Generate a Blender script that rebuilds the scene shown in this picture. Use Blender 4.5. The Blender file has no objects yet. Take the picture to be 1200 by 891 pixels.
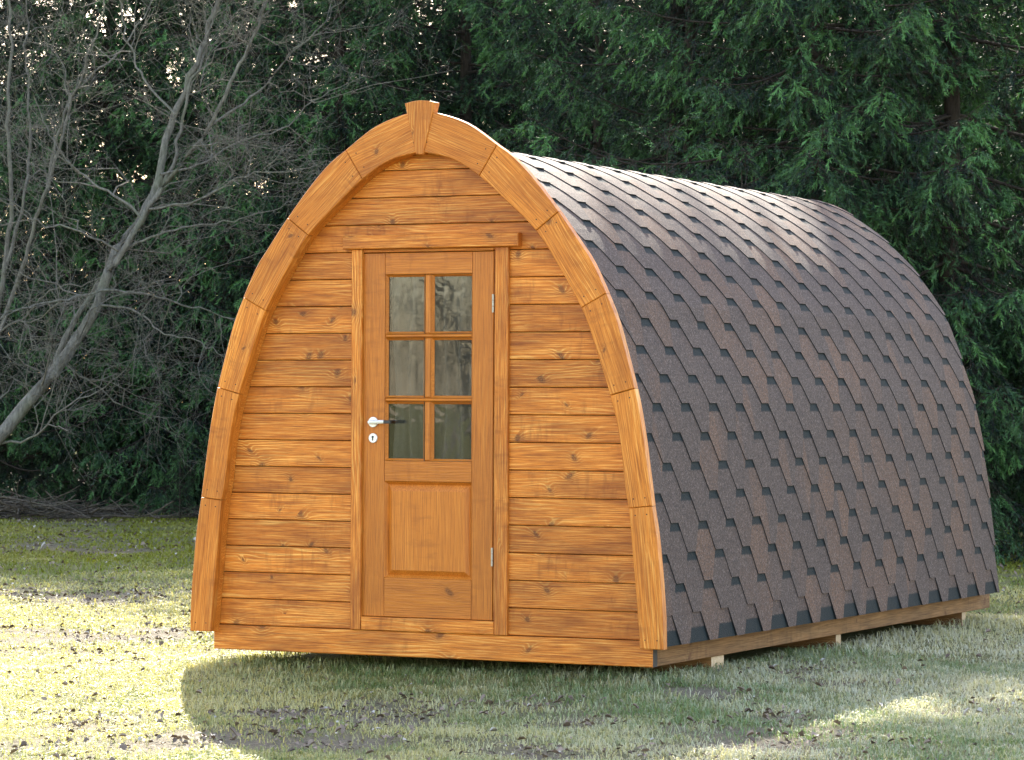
import bpy, bmesh, math, random
import numpy as np
from mathutils import Vector, Matrix

random.seed(7)
RNG = np.random.default_rng(11)
sc = bpy.context.scene
COL = sc.collection
PI = math.pi

# ------------------------------------------------------------------ camera
YAW, PITCH, ROLL = 0.4562, 0.0062, 0.0042
CAM = Vector((7.3766, -14.1081, 1.3505))
FPX = 3839.96                                    # focal length in photo pixels (1200 wide)
fw = Vector((-math.sin(YAW) * math.cos(PITCH), math.cos(YAW) * math.cos(PITCH), math.sin(PITCH)))
r0 = Vector((math.cos(YAW), math.sin(YAW), 0))
u0 = r0.cross(fw)
rt = r0 * math.cos(ROLL) + u0 * math.sin(ROLL)
up = -r0 * math.sin(ROLL) + u0 * math.cos(ROLL)
cd = bpy.data.cameras.new('camera')
cam = bpy.data.objects.new('camera', cd)
COL.objects.link(cam)
m = Matrix((rt, up, -fw)).transposed().to_4x4()
m.translation = CAM
cam.matrix_world = m
cd.sensor_width = 36.0
cd.lens = FPX / 1200 * 36
cd.clip_start = 0.5
cd.clip_end = 2000
cd.dof.use_dof = True
cd.dof.focus_distance = 16.6
cd.dof.aperture_fstop = 14.0
sc.camera = cam


def at(u, v, depth):
    """World point seen at photo pixel (u, v) at that distance along the view axis."""
    d = fw * FPX + rt * (u - 600) + up * (445.5 - v)
    return CAM + d * (depth / FPX)


def ground_at(u, depth):
    p = at(u, 470, depth)
    return Vector((p.x, p.y, 0))


# ------------------------------------------------------------------ sky, sun, exposure
SUN_AZ, SUN_EL = math.radians(28), math.radians(31)      # sun stands behind the pod, a little to the left
to_sun = Vector((-math.sin(SUN_AZ) * math.cos(SUN_EL), math.cos(SUN_AZ) * math.cos(SUN_EL), math.sin(SUN_EL)))
world = bpy.data.worlds.new('World')
sc.world = world
world.use_nodes = True
wn = world.node_tree
bg = wn.nodes['Background']
sky = wn.nodes.new('ShaderNodeTexSky')
sky.sky_type = 'NISHITA'
sky.sun_disc = False
sky.sun_elevation = SUN_EL
sky.sun_rotation = -SUN_AZ
sky.air_density = 1.0
sky.dust_density = 1.0
sky.ozone_density = 1.0
wb = wn.nodes.new('ShaderNodeMix')                       # white balance: the photo was balanced for the shade
wb.data_type = 'RGBA'
wb.blend_type = 'MULTIPLY'
wb.inputs[0].default_value = 1.0
wb.inputs[7].default_value = (1.16, 1.0, 0.885, 1)
wn.links.new(sky.outputs[0], wb.inputs[6])
wn.links.new(wb.outputs[2], bg.inputs[0])
bg.inputs[1].default_value = 0.12
sd = bpy.data.lights.new('sun', 'SUN')
sd.energy = 3.7
sd.angle = math.radians(0.55)
sd.color = (1.0, 0.93, 0.80)
sun = bpy.data.objects.new('sun', sd)
COL.objects.link(sun)
sun.rotation_euler = to_sun.to_track_quat('Z', 'Y').to_euler()
sc.view_settings.view_transform = 'Standard'
sc.view_settings.look = 'None'
sc.view_settings.exposure = 2.7
sc.view_settings.gamma = 1.0
sc.view_settings.use_curve_mapping = False
sc.cycles.max_bounces = 8
sc.cycles.transparent_max_bounces = 12


# ------------------------------------------------------------------ node helpers
class NT:
    def __init__(s, name):
        s.m = bpy.data.materials.new(name)
        s.m.use_nodes = True
        s.t = s.m.node_tree
        s.p = s.t.nodes['Principled BSDF']
        s.out = s.t.nodes['Material Output']

    def n(s, typ, **kw):
        nd = s.t.nodes.new(typ)
        for k, v in kw.items():
            setattr(nd, k, v)
        return nd

    def put(s, sock, v):
        if isinstance(v, bpy.types.NodeSocket):
            s.t.links.new(v, sock)
        elif v is not None:
            if sock.type == 'RGBA' and len(v) == 3:
                v = (*v, 1)
            sock.default_value = v

    def math(s, op, a, b=None, c=None, clamp=False):
        nd = s.n('ShaderNodeMath', operation=op)
        nd.use_clamp = clamp
        s.put(nd.inputs[0], a)
        if b is not None: s.put(nd.inputs[1], b)
        if c is not None: s.put(nd.inputs[2], c)
        return nd.outputs[0]

    def vmath(s, op, a, b=None):
        nd = s.n('ShaderNodeVectorMath', operation=op)
        s.put(nd.inputs[0], a)
        if b is not None: s.put(nd.inputs[1], b)
        return nd.outputs['Value'] if op in ('LENGTH', 'DOT_PRODUCT', 'DISTANCE') else nd.outputs[0]

    def mix(s, f, a, b, blend='MIX'):
        nd = s.n('ShaderNodeMix', data_type='RGBA', blend_type=blend)
        s.put(nd.inputs[0], f); s.put(nd.inputs[6], a); s.put(nd.inputs[7], b)
        return nd.outputs[2]

    def noise(s, vec, scale, detail=3, rough=0.5, dist=0.0):
        nd = s.n('ShaderNodeTexNoise')
        s.put(nd.inputs['Vector'], vec)
        nd.inputs['Scale'].default_value = scale
        nd.inputs['Detail'].default_value = detail
        nd.inputs['Roughness'].default_value = rough
        nd.inputs['Distortion'].default_value = dist
        return nd.outputs['Fac']

    def ramp(s, fac, stops):
        nd = s.n('ShaderNodeMapRange')
        nd.clamp = True
        s.put(nd.inputs[0], fac)
        nd.inputs[1].default_value, nd.inputs[2].default_value = stops[0]
        nd.inputs[3].default_value, nd.inputs[4].default_value = stops[1]
        return nd.outputs[0]

    def bump(s, h, strength, dist):
        nd = s.n('ShaderNodeBump')
        nd.inputs['Strength'].default_value = strength
        nd.inputs['Distance'].default_value = dist
        s.put(nd.inputs['Height'], h)
        s.t.links.new(nd.outputs[0], s.p.inputs['Normal'])
        return nd

    def col(s, c):
        s.put(s.p.inputs['Base Color'], c)

    def rough(s, r, spec=0.5):
        s.put(s.p.inputs['Roughness'], r)
        s.p.inputs['Specular IOR Level'].default_value = spec


def wood_mat(name, dark, mid, light, knot=(0.10, 0.03, 0.008), knot_amt=0.5, line=0.75, blotch=0.55, rough=0.5, tint=0.22, ring=95.0):
    s = NT(name)
    tc = s.n('ShaderNodeTexCoord')
    oi = s.n('ShaderNodeObjectInfo')
    rnd = oi.outputs['Random']
    off = s.n('ShaderNodeCombineXYZ')
    s.put(off.inputs[0], s.math('MULTIPLY', rnd, 91.7))
    s.put(off.inputs[1], s.math('MULTIPLY', rnd, 37.3))
    s.put(off.inputs[2], s.math('MULTIPLY', rnd, 53.9))
    v = s.vmath('ADD', tc.outputs['Object'], off.outputs[0])
    # knots
    KS = (2.6, 7.0, 5.0)
    vs = s.vmath('MULTIPLY', v, KS)
    vor = s.n('ShaderNodeTexVoronoi', feature='F1')
    s.put(vor.inputs['Vector'], vs)
    vor.inputs['Scale'].default_value = 1.0
    dl = s.vmath('SUBTRACT', vs, vor.outputs['Position'])
    dsp = s.n('ShaderNodeSeparateXYZ')
    s.put(dsp.inputs[0], dl)
    kc = s.n('ShaderNodeSeparateColor')
    s.put(kc.inputs[0], vor.outputs['Color'])
    tilt = s.math('MULTIPLY', s.math('SUBTRACT', kc.outputs[2], 0.5), 1.6)
    kx, ky = s.math('MULTIPLY', dsp.outputs[0], 1 / KS[0]), s.math('MULTIPLY', dsp.outputs[1], 1 / KS[1])
    dc = s.n('ShaderNodeCombineXYZ')
    s.put(dc.inputs[0], s.math('ADD', s.math('MULTIPLY', kx, 1.0), s.math('MULTIPLY', ky, tilt)))
    s.put(dc.inputs[1], s.math('MULTIPLY', ky, 0.85))
    dl = dc.outputs[0]
    wob = s.noise(s.vmath('MULTIPLY', v, (30, 60, 30)), 1.0, 2)
    dist = s.math('ADD', s.vmath('LENGTH', dl), s.math('MULTIPLY', s.math('SUBTRACT', wob, 0.5), 0.018))
    sep = s.n('ShaderNodeSeparateColor')
    s.put(sep.inputs[0], vor.outputs['Color'])
    sel = s.math('LESS_THAN', sep.outputs[0], knot_amt)
    size = s.ramp(sep.outputs[1], ((0, 1), (0.007, 0.021)))
    kr = s.math('DIVIDE', dist, size)
    core = s.math('MULTIPLY', s.ramp(kr, ((0.55, 1.25), (0.9, 0))), sel)
    halo = s.math('MULTIPLY', s.math('POWER', 2.718, s.math('MULTIPLY', -0.22, s.math('MULTIPLY', kr, kr))), sel)
    # grain lines
    sx = s.n('ShaderNodeSeparateXYZ')
    s.put(sx.inputs[0], v)
    warp = s.noise(s.vmath('MULTIPLY', v, (1.1, 7.0, 7.0)), 1.0, 2, 0.5)
    warp2 = s.noise(s.vmath('MULTIPLY', v, (6.0, 30.0, 30.0)), 1.0, 2, 0.5)
    ph = s.math('MULTIPLY', sx.outputs[1], ring * 2.2)
    ph = s.math('ADD', ph, s.math('MULTIPLY', warp, 52.0))
    ph = s.math('ADD', ph, s.math('MULTIPLY', warp2, 4.0))
    ph = s.math('ADD', ph, s.math('MULTIPLY', halo, 11.0))
    ln = s.math('MULTIPLY_ADD', s.math('SINE', ph), 0.5, 0.5)
    ln = s.math('POWER', ln, 3.2)
    fib = s.noise(s.vmath('MULTIPLY', v, (5.0, 260.0, 260.0)), 1.0, 4, 0.7)
    broad = s.noise(s.vmath('MULTIPLY', v, (2.3, 9.0, 9.0)), 1.0, 4, 0.62)
    strength = s.math('ADD', s.ramp(s.noise(s.vmath('MULTIPLY', v, (1.9, 13.0, 8.0)), 1.0, 3), ((0.46, 0.70), (0.10, 0.9))), s.math('MULTIPLY', halo, 0.7), clamp=True)
    smear = s.noise(s.vmath('MULTIPLY', v, (26.0, 7.0, 7.0)), 1.0, 3, 0.6)
    smz = s.noise(s.vmath('MULTIPLY', v, (2.4, 4.0, 4.0)), 1.0, 2)
    c = s.mix(s.math('MULTIPLY', s.math('MULTIPLY', ln, strength), line), mid, light)
    c = s.mix(s.ramp(fib, ((0.49, 0.66), (0.0, 0.85))), c, dark)
    c = s.mix(s.ramp(fib, ((0.47, 0.32), (0.0, 0.65))), c, light)
    c = s.mix(s.math('MULTIPLY', s.ramp(broad, ((0.44, 0.74), (0.0, 1.0))), blotch), c, dark)
    c = s.mix(s.math('MULTIPLY', s.math('MULTIPLY', s.ramp(smear, ((0.50, 0.68), (0.0, 1.0))), s.ramp(smz, ((0.48, 0.62), (0.0, 1.0)))), 0.45), c, dark)
    c = s.mix(s.math('MULTIPLY', halo, 0.35), c, dark)
    kring = s.math('MULTIPLY_ADD', s.math('SINE', s.math('MULTIPLY', kr, 16.0)), 0.25, 0.7)
    c = s.mix(s.math('MULTIPLY', core, kring), c, knot)
    # per board tone
    r2 = s.math('FRACT', s.math('MULTIPLY', rnd, 17.31))
    tone = s.ramp(r2, ((0, 1), (1 - tint, 1 + tint * 0.6)))
    tn = s.n('ShaderNodeCombineColor')
    s.put(tn.inputs[0], tone); s.put(tn.inputs[1], s.math('MULTIPLY_ADD', tone, 1.12, -0.12)); s.put(tn.inputs[2], s.math('MULTIPLY_ADD', tone, 1.2, -0.2))
    c = s.mix(1.0, c, tn.outputs[0], 'MULTIPLY')
    s.col(c)
    s.rough(s.ramp(fib, ((0.2, 0.8), (rough - 0.08, rough + 0.12))), 0.35)
    hgt = s.math('ADD', s.math('MULTIPLY', ln, 0.6), s.math('MULTIPLY', fib, 0.5))
    s.bump(hgt, 0.35, 0.0012)
    return s.m


M = {}
M['stain'] = wood_mat('stained_pine', (0.190, 0.042, 0.005), (0.610, 0.178, 0.015), (0.95, 0.490, 0.118), knot_amt=0.66, ring=190, blotch=0.75, tint=.20, line=.9)
M['arch'] = wood_mat('stained_pine_arch', (0.250, 0.062, 0.006), (0.620, 0.188, 0.015), (0.90, 0.425, 0.092), knot_amt=0.32, blotch=0.55, tint=0.16, ring=170, line=.9)
M['door'] = wood_mat('varnished_door_pine', (0.280, 0.078, 0.009), (0.525, 0.158, 0.015), (0.650, 0.248, 0.040), knot_amt=0.05, line=0.55, blotch=0.32, rough=0.38, tint=0.08, ring=210)
M['raw'] = wood_mat('weathered_raw_pine', (0.075, 0.036, 0.013), (0.24, 0.115, 0.038), (0.34, 0.19, 0.075), knot_amt=0.35, blotch=0.7, rough=0.75)
M['pale'] = wood_mat('fresh_sawn_pine', (0.33, 0.22, 0.12), (0.52, 0.38, 0.24), (0.64, 0.50, 0.35), knot_amt=0.1, blotch=0.4, rough=0.8)


def ends(o, mat, axis=0):
    """Give the end-grain faces (along local axis) their own material."""
    o.data.materials.append(mat)
    for p in o.data.polygons:
        if abs(p.normal[axis]) > .9: p.material_index = len(o.data.materials) - 1


def flat_mat(name, c, rough=0.6, metal=0.0, spec=0.5):
    s = NT(name)
    tc = s.n('ShaderNodeTexCoord')
    nz = s.noise(tc.outputs['Object'], 60, 3)
    s.col(s.mix(nz, tuple(x * 0.8 for x in c), tuple(min(1, x * 1.15) for x in c)))
    s.rough(rough, spec)
    s.p.inputs['Metallic'].default_value = metal
    return s.m


M['dark'] = flat_mat('dark_void', (0.012, 0.009, 0.007), 0.9)
M['metal'] = flat_mat('brushed_steel', (0.80, 0.80, 0.78), 0.38, 0.45)
M['hinge'] = flat_mat('dull_zinc', (0.48, 0.44, 0.36), 0.5, 0.6)
M['grip'] = flat_mat('black_grip', (0.02, 0.02, 0.022), 0.4)
M['bitumen'] = flat_mat('bitumen_edge', (0.014, 0.014, 0.017), 0.8)
M['screw'] = flat_mat('sunk_screw_head', (0.03, 0.015, 0.008), 0.7)


def glass_mat():
    s = NT('window_glass')
    tc = s.n('ShaderNodeTexCoord')
    nz = s.noise(s.vmath('MULTIPLY', tc.outputs['Object'], (1, 1, 1)), 6.0, 2, 0.45, 0.8)
    bp = s.n('ShaderNodeBump')
    bp.inputs['Strength'].default_value = 1.0
    bp.inputs['Distance'].default_value = 0.0007
    s.put(bp.inputs['Height'], nz)
    gl = s.n('ShaderNodeBsdfGlossy')
    gl.inputs['Roughness'].default_value = 0.015
    s.t.links.new(bp.outputs[0], gl.inputs['Normal'])
    tr = s.n('ShaderNodeBsdfTransparent')
    tr.inputs[0].default_value = (0.76, 0.76, 0.74, 1)
    mx = s.n('ShaderNodeMixShader')
    lw = s.n('ShaderNodeFresnel')
    lw.inputs['IOR'].default_value = 1.6
    s.put(mx.inputs[0], lw.outputs[0])
    s.t.links.new(tr.outputs[0], mx.inputs[1])
    s.t.links.new(gl.outputs[0], mx.inputs[2])
    s.t.links.new(mx.outputs[0], s.out.inputs[0])
    return s.m


M['glass'] = glass_mat()


def shingle_mat(name='shingle_granules', starter=False):
    s = NT(name)
    tc = s.n('ShaderNodeTexCoord')
    oi = s.n('ShaderNodeObjectInfo')
    rnd = oi.outputs['Random']
    ob = tc.outputs['Object']
    off = s.n('ShaderNodeCombineXYZ')
    s.put(off.inputs[0], s.math('MULTIPLY', rnd, 71.3))
    s.put(off.inputs[1], s.math('MULTIPLY', rnd, 23.1))
    v = s.vmath('ADD', ob, off.outputs[0])
    at_ = s.n('ShaderNodeUVMap')
    uv = s.n('ShaderNodeSeparateXYZ')
    s.put(uv.inputs[0], at_.outputs[0])
    U, V = uv.outputs[0], uv.outputs[1]        # U: -1..1 across the tab, V: courses above its lower edge
    big = s.noise(v, 3.2, 2)
    # blend of brown and slate granules; the change falls at a straight line across the tab
    step = s.ramp(s.math('FRACT', s.math('MULTIPLY', rnd, 7.7)), ((0, 1), (-1.2, 1.2)))
    side = s.ramp(s.math('SUBTRACT', U, step), ((-0.04, 0.04), (0, 1)))
    a = s.math('FRACT', s.math('MULTIPLY', rnd, 31.7))
    b = s.math('FRACT', s.math('MULTIPLY', rnd, 57.1))
    fac = s.math('ADD', s.math('MULTIPLY', side, s.math('SUBTRACT', b, a)), a)
    fac = s.math('MULTIPLY_ADD', s.math('SUBTRACT', big, 0.5), 0.7, fac)
    fac = s.ramp(fac, ((0.42, 1.0), (0, 1)))
    c = s.mix(fac, (0.089, 0.060, 0.049), (0.155, 0.083, 0.051))
    vr = s.n('ShaderNodeTexVoronoi', feature='F1')
    s.put(vr.inputs['Vector'], v)
    vr.inputs['Scale'].default_value = 170
    g = s.n('ShaderNodeSeparateColor')
    s.put(g.inputs[0], vr.outputs['Color'])
    mott = s.noise(v, 95, 3, 0.7)
    c = s.mix(s.ramp(g.outputs[0], ((0.55, 1.0), (0, 0.5))), c, (0.29, 0.22, 0.19))
    c = s.mix(s.ramp(g.outputs[1], ((0.55, 1.0), (0, 0.75))), c, (0.030, 0.025, 0.027))
    c = s.mix(s.ramp(mott, ((0.35, 0.7), (0.0, 0.45))), c, (0.045, 0.036, 0.038))
    # printed dark band that every course carries at the head of its slots
    edge = s.math('MULTIPLY_ADD', s.math('SUBTRACT', mott, 0.5), 0.12, V)
    band = s.ramp(edge, ((0.47, 0.53), (1, 0))) if starter else s.ramp(edge, ((1.68, 1.74), (0, 1)))
    c = s.mix(s.math('MULTIPLY', band, 0.93), c, (0.008, 0.016, 0.019))
    s.col(c)
    s.rough(0.82, 0.2)
    s.bump(s.math('ADD', s.math('MULTIPLY', vr.outputs['Distance'], 1.0), mott), 0.7, 0.002)
    return s.m


M['shingle'] = shingle_mat()
M['starter'] = shingle_mat('starter_strip_granules', True)

# ------------------------------------------------------------------ mesh helpers
WORLD = {}


def link(o, parent=None, mw=None):
    COL.objects.link(o)
    mw = mw if mw is not None else Matrix.Identity(4)
    WORLD[o.name] = mw
    if parent is not None:
        o.parent = parent
        o.matrix_local = WORLD[parent.name].inverted() @ mw
    else:
        o.matrix_local = mw
    return o


def empty(name, loc, label=None, cat=None, group=None):
    o = bpy.data.objects.new(name, None)
    link(o, None, Matrix.Translation(loc))
    o.empty_display_size = 0.3
    if label: o['label'] = label
    if cat: o['category'] = cat
    if group: o['group'] = group
    return o


def obj(name, me, mats, parent=None, mw=None):
    o = bpy.data.objects.new(name, me)
    if mats is not None:
        for mt in (mats if isinstance(mats, (list, tuple)) else [mats]):
            me.materials.append(mt)
    return link(o, parent, mw)


def pmesh(name, verts, faces, smooth=False, midx=None):
    me = bpy.data.meshes.new(name)
    me.from_pydata([tuple(v) for v in verts], [], faces)
    if midx is not None:
        me.polygons.foreach_set('material_index', midx)
    if smooth:
        me.polygons.foreach_set('use_smooth', [True] * len(me.polygons))
    me.update()
    return me


def npmesh(name, V, F, smooth=False, col=None):
    """V (n,3), F (m,k) numpy; fast."""
    me = bpy.data.meshes.new(name)
    n, (mm, k) = len(V), F.shape
    me.vertices.add(n)
    me.vertices.foreach_set('co', np.ascontiguousarray(V, dtype=np.float32).ravel())
    me.loops.add(mm * k)
    me.loops.foreach_set('vertex_index', np.ascontiguousarray(F, dtype=np.int32).ravel())
    me.polygons.add(mm)
    me.polygons.foreach_set('loop_start', np.arange(0, mm * k, k, dtype=np.int32))
    me.polygons.foreach_set('loop_total', np.full(mm, k, dtype=np.int32))
    if smooth:
        me.polygons.foreach_set('use_smooth', np.ones(mm, dtype=bool))
    me.update(calc_edges=True)
    if col is not None:
        a = me.color_attributes.new('tone', 'FLOAT_COLOR', 'POINT')
        c4 = np.ones((n, 4), np.float32)
        c4[:, :3] = col
        a.data.foreach_set('color', c4.ravel())
    return me


def inset(poly, d):
    """Inset a CCW polygon by d (fine for small d)."""
    n = len(poly)
    out = []
    for i in range(n):
        p, a, b = Vector(poly[i]), Vector(poly[i - 1]), Vector(poly[(i + 1) % n])
        e1, e2 = (p - a), (b - p)
        if e1.length < 1e-9 or e2.length < 1e-9:
            out.append(p); continue
        e1.normalize(); e2.normalize()
        n1, n2 = Vector((-e1.y, e1.x)), Vector((-e2.y, e2.x))
        k = 1 + n1.dot(n2)
        out.append(p + (n1 + n2) * (d / max(k, 0.35)))
    return out


def prism(poly, z0, z1, ch=0.0):
    """Solid over a CCW polygon from z0 (back) to z1 (front), front edge chamfered by ch."""
    n = len(poly)
    poly = [Vector(p) for p in poly]
    V = [(p.x, p.y, z0) for p in poly]
    F = [list(range(n))[::-1]]
    if ch > 0:
        V += [(p.x, p.y, z1 - ch) for p in poly]
        V += [(p.x, p.y, z1) for p in inset(poly, ch)]
        rings = (0, 1, 2)
    else:
        V += [(p.x, p.y, z1) for p in poly]
        rings = (0, 1)
    for a, b in zip(rings, rings[1:]):
        for i in range(n):
            j = (i + 1) % n
            F.append([a * n + i, a * n + j, b * n + j, b * n + i])
    F.append([rings[-1] * n + i for i in range(n)])
    return V, F


def rect(x0, y0, x1, y1):
    return [(x0, y0), (x1, y0), (x1, y1), (x0, y1)]


def frame(ox, oy, oz, mode='h'):
    """Local frame of a front board: local Z towards the viewer (-Y). h: grain across, v: grain upright."""
    X, Y = ((1, 0, 0), (0, 0, 1)) if mode == 'h' else ((0, 0, 1), (-1, 0, 0))
    m_ = Matrix((X, Y, (0, -1, 0))).transposed().to_4x4()
    m_.translation = (ox, oy, oz)
    return m_


def fboard(name, x0, z0, x1, z1, y_front, thick, mat, parent, mode='h', ch=0.003):
    """Rectangular board on the front: world extents in x and z."""
    cx, cz = (x0 + x1) / 2, (z0 + z1) / 2
    w, h = (x1 - x0) / 2, (z1 - z0) / 2
    if mode == 'v':
        w, h = h, w
    V, F = prism(rect(-w, -h, w, h), -thick, 0, ch)
    return obj(name, pmesh(name, V, F), mat, parent, frame(cx, y_front, cz, mode))


def box_mesh(name, x0, y0, z0, x1, y1, z1, ch=0.0):
    V, F = prism(rect(x0, y0, x1, y1), z0, z1, ch)
    return pmesh(name, V, F)


def wbox(name, x0, y0, z0, x1, y1, z1, mat, parent, grain='x', ch=0.003):
    """Axis-aligned box whose local X (grain) runs along the given world axis."""
    c = Vector(((x0 + x1) / 2, (y0 + y1) / 2, (z0 + z1) / 2))
    d = Vector((x1 - x0, y1 - y0, z1 - z0)) / 2
    if grain == 'x':
        R, e = Matrix.Identity(3), d
    else:                                                     # grain along y: local X -> world Y, local Y -> world Z, local Z -> world X
        R, e = Matrix(((0, 1, 0), (0, 0, 1), (1, 0, 0))).transposed(), Vector((d.y, d.z, d.x))
    V, F = prism(rect(-e.x, -e.y, e.x, e.y), -e.z, e.z, ch)
    mw = R.to_4x4()
    mw.translation = c
    return obj(name, pmesh(name, V, F), mat, parent, mw)


def spline(pts, n):
    """Catmull-Rom resampled to n points by arc length."""
    P = np.array([pts[0] * 2 - pts[1]] + list(pts) + [pts[-1] * 2 - pts[-2]]) if False else np.array(pts, float)
    P = np.vstack([2 * P[0] - P[1], P, 2 * P[-1] - P[-2]])
    out = []
    for i in range(1, len(P) - 2):
        a, b, c, d = P[i - 1], P[i], P[i + 1], P[i + 2]
        for t in np.linspace(0, 1, 24, endpoint=False):
            out.append(0.5 * ((2 * b) + (c - a) * t + (2 * a - 5 * b + 4 * c - d) * t * t + (3 * b - a - 3 * c + d) * t ** 3))
    out.append(P[-2])
    out = np.array(out)
    s = np.concatenate([[0], np.cumsum(np.linalg.norm(np.diff(out, axis=0), axis=1))])
    t = np.linspace(0, s[-1], n)
    return np.stack([np.interp(t, s, out[:, k]) for k in range(out.shape[1])], 1), s[-1]


def tubes(P, R, S=5):
    """P (M,N,3) polylines, R (M,N) radii -> verts, quads."""
    M_, N = P.shape[:2]
    T = np.gradient(P, axis=1)
    T /= np.linalg.norm(T, axis=2, keepdims=True) + 1e-9
    ref = np.where(np.abs(T[..., 2:3]) < 0.8, np.array([0, 0, 1.0]), np.array([1.0, 0, 0]))
    A = np.cross(T, ref); A /= np.linalg.norm(A, axis=2, keepdims=True) + 1e-9
    B = np.cross(T, A)
    th = np.arange(S) * 2 * PI / S
    V = P[:, :, None, :] + R[:, :, None, None] * (A[:, :, None, :] * np.cos(th)[None, None, :, None] + B[:, :, None, :] * np.sin(th)[None, None, :, None])
    idx = np.arange(M_ * N * S).reshape(M_, N, S)
    a, b = idx[:, :-1, :], idx[:, 1:, :]
    F = np.stack([a, np.roll(a, -1, 2), np.roll(b, -1, 2), b], -1).reshape(-1, 4)
    return V.reshape(-1, 3), F


def join(parts):
    Vs, Fs, o = [], [], 0
    for V, F in parts:
        Vs.append(V); Fs.append(F + o); o += len(V)
    return np.concatenate(Vs), np.concatenate(Fs)


# ================================================================== THE POD
pod = empty('camping_pod', (0, 2.5, 0), 'arched wooden camping pod with stained plank front, glazed door and brown shingle roof', 'cabin')

ROOF_PTS = [(1.276, .20), (1.248, .48), (1.203, .893), (1.119, 1.359), (.988, 1.74), (.932, 1.87), (.763, 2.12), (.574, 2.317), (.41, 2.445), (.28, 2.53), (.15, 2.585), (0, 2.605)]
full = ROOF_PTS + [(-x, z) for x, z in ROOF_PTS[::-1][1:]]
ROOF, RL = spline(full, 601)
RS = np.linspace(0, RL, 601)
HALF = RL / 2


def roof_at(s):
    """(x, z, nx, nz) at arc length s from the right eave."""
    s = np.clip(s, 0, RL)
    x, z = np.interp(s, RS, ROOF[:, 0]), np.interp(s, RS, ROOF[:, 1])
    e = 0.03
    x2, z2 = np.interp(min(s + e, RL), RS, ROOF[:, 0]), np.interp(min(s + e, RL), RS, ROOF[:, 1])
    x1, z1 = np.interp(max(s - e, 0), RS, ROOF[:, 0]), np.interp(max(s - e, 0), RS, ROOF[:, 1])
    tx, tz = x2 - x1, z2 - z1
    L = math.hypot(tx, tz)
    return x, z, tz / L, -tx / L


def halfwidth(z, pts, off=0.0):
    zs = [p[1] for p in pts]; xs = [p[0] for p in pts]
    if z >= zs[-1]: return 0.0
    return max(0.0, float(np.interp(z, zs, xs)) - off)


RING_O = [(1.290, .19), (1.286, .35), (1.271, .54), (1.252, .72), (1.228, .863), (1.203, 1.04), (1.174, 1.23), (1.136, 1.412), (1.075, 1.63), (1.042, 1.735), (.990, 1.855), (.915, 2.005), (.847, 2.10), (.737, 2.248), (.60, 2.412), (.497, 2.513), (.412, 2.572), (.25, 2.680), (.08, 2.737), (0, 2.745)]
RING_I = [(1.170, .19), (1.158, .35), (1.140, .54), (1.110, .85), (1.092, .93), (1.062, 1.17), (1.012, 1.375), (.922, 1.64), (.860, 1.79), (.737, 1.994), (.622, 2.157), (.468, 2.300), (.318, 2.427), (.173, 2.511), (.03, 2.545), (0, 2.547)]
ro, _ = spline(RING_O, 400)
ri, _ = spline(RING_I, 400)
J_O = [(1.290, .19), (1.228, .863), (1.136, 1.412), (.990, 1.855), (.737, 2.248), (.412, 2.572), (0, 2.745)]
J_I = [(1.170, .19), (1.110, .85), (1.012, 1.375), (.860, 1.79), (.622, 2.157), (.318, 2.427), (0, 2.547)]


def nearest(curve, p):
    return int(np.argmin(np.hypot(curve[:, 0] - p[0], curve[:, 1] - p[1])))


# ---- arch boards: six on each side, each its own piece
Y_RING_F, Y_RING_B = -0.092, -0.048
for side in (-1, 1):
    for k in range(6):
        a, b = nearest(ro, J_O[k]), nearest(ro, J_O[k + 1])
        c, d = nearest(ri, J_I[k]), nearest(ri, J_I[k + 1])
        n = 10
        g = 0.0012
        o_ = ro[np.linspace(a, b, n).round().astype(int)].copy()
        i_ = ri[np.linspace(c, d, n).round().astype(int)].copy()
        for arr in (o_, i_):                                   # hairline joint between neighbours
            t0 = arr[1] - arr[0]; arr[0] += t0 / np.linalg.norm(t0) * g
            t1 = arr[-2] - arr[-1]; arr[-1] += t1 / np.linalg.norm(t1) * g
        poly = [(side * x, z) for x, z in o_] + [(side * x, z) for x, z in i_[::-1]]
        if side < 0:
            poly = poly[::-1]
        cx, cz = np.mean([p[0] for p in poly]), np.mean([p[1] for p in poly])
        dx, dz = side * (o_[-1][0] + i_[-1][0] - o_[0][0] - i_[0][0]), (o_[-1][1] + i_[-1][1] - o_[0][1] - i_[0][1])
        L = math.hypot(dx, dz); ux, uz = dx / L, dz / L
        wx, wz = -uz, ux
        loc = [((x - cx) * ux + (z - cz) * uz, (x - cx) * wx + (z - cz) * wz) for x, z in poly]
        V, F = prism(loc, -(Y_RING_B - Y_RING_F), 0, 0.0035)
        mw = Matrix(((ux, 0, uz), (wx, 0, wz), (0, -1, 0))).transposed().to_4x4()
        jit = random.uniform(-.002, .002)
        mw.translation = (cx, Y_RING_F + jit, cz)
        seg = obj('arch_board', pmesh('arch_board', V, F), M['arch'], pod, mw)
        # sunk screw heads near the joints
        for (oa, ia) in ((o_[0] * .9 + o_[1] * .1, i_[0] * .9 + i_[1] * .1), (o_[-1], i_[-1])):
            if k == 5 and oa is o_[-1]: continue
            for f_ in (0.22, 0.78):
                q = np.array(oa) * (1 - f_) + np.array(ia) * f_
                mid = (o_[n // 2] + i_[n // 2]) / 2
                dq = mid - q; q = q + dq / np.linalg.norm(dq) * 0.035
                ang = [(math.cos(t) * .0035, math.sin(t) * .0035) for t in np.arange(6) * PI / 3]
                Vs, Fs = prism(ang, -0.004, 0.0008)
                mm = frame(side * q[0], Y_RING_F + jit, q[1])
                obj('screw', pmesh('screw', Vs, Fs), M['screw'], seg, mm)

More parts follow.
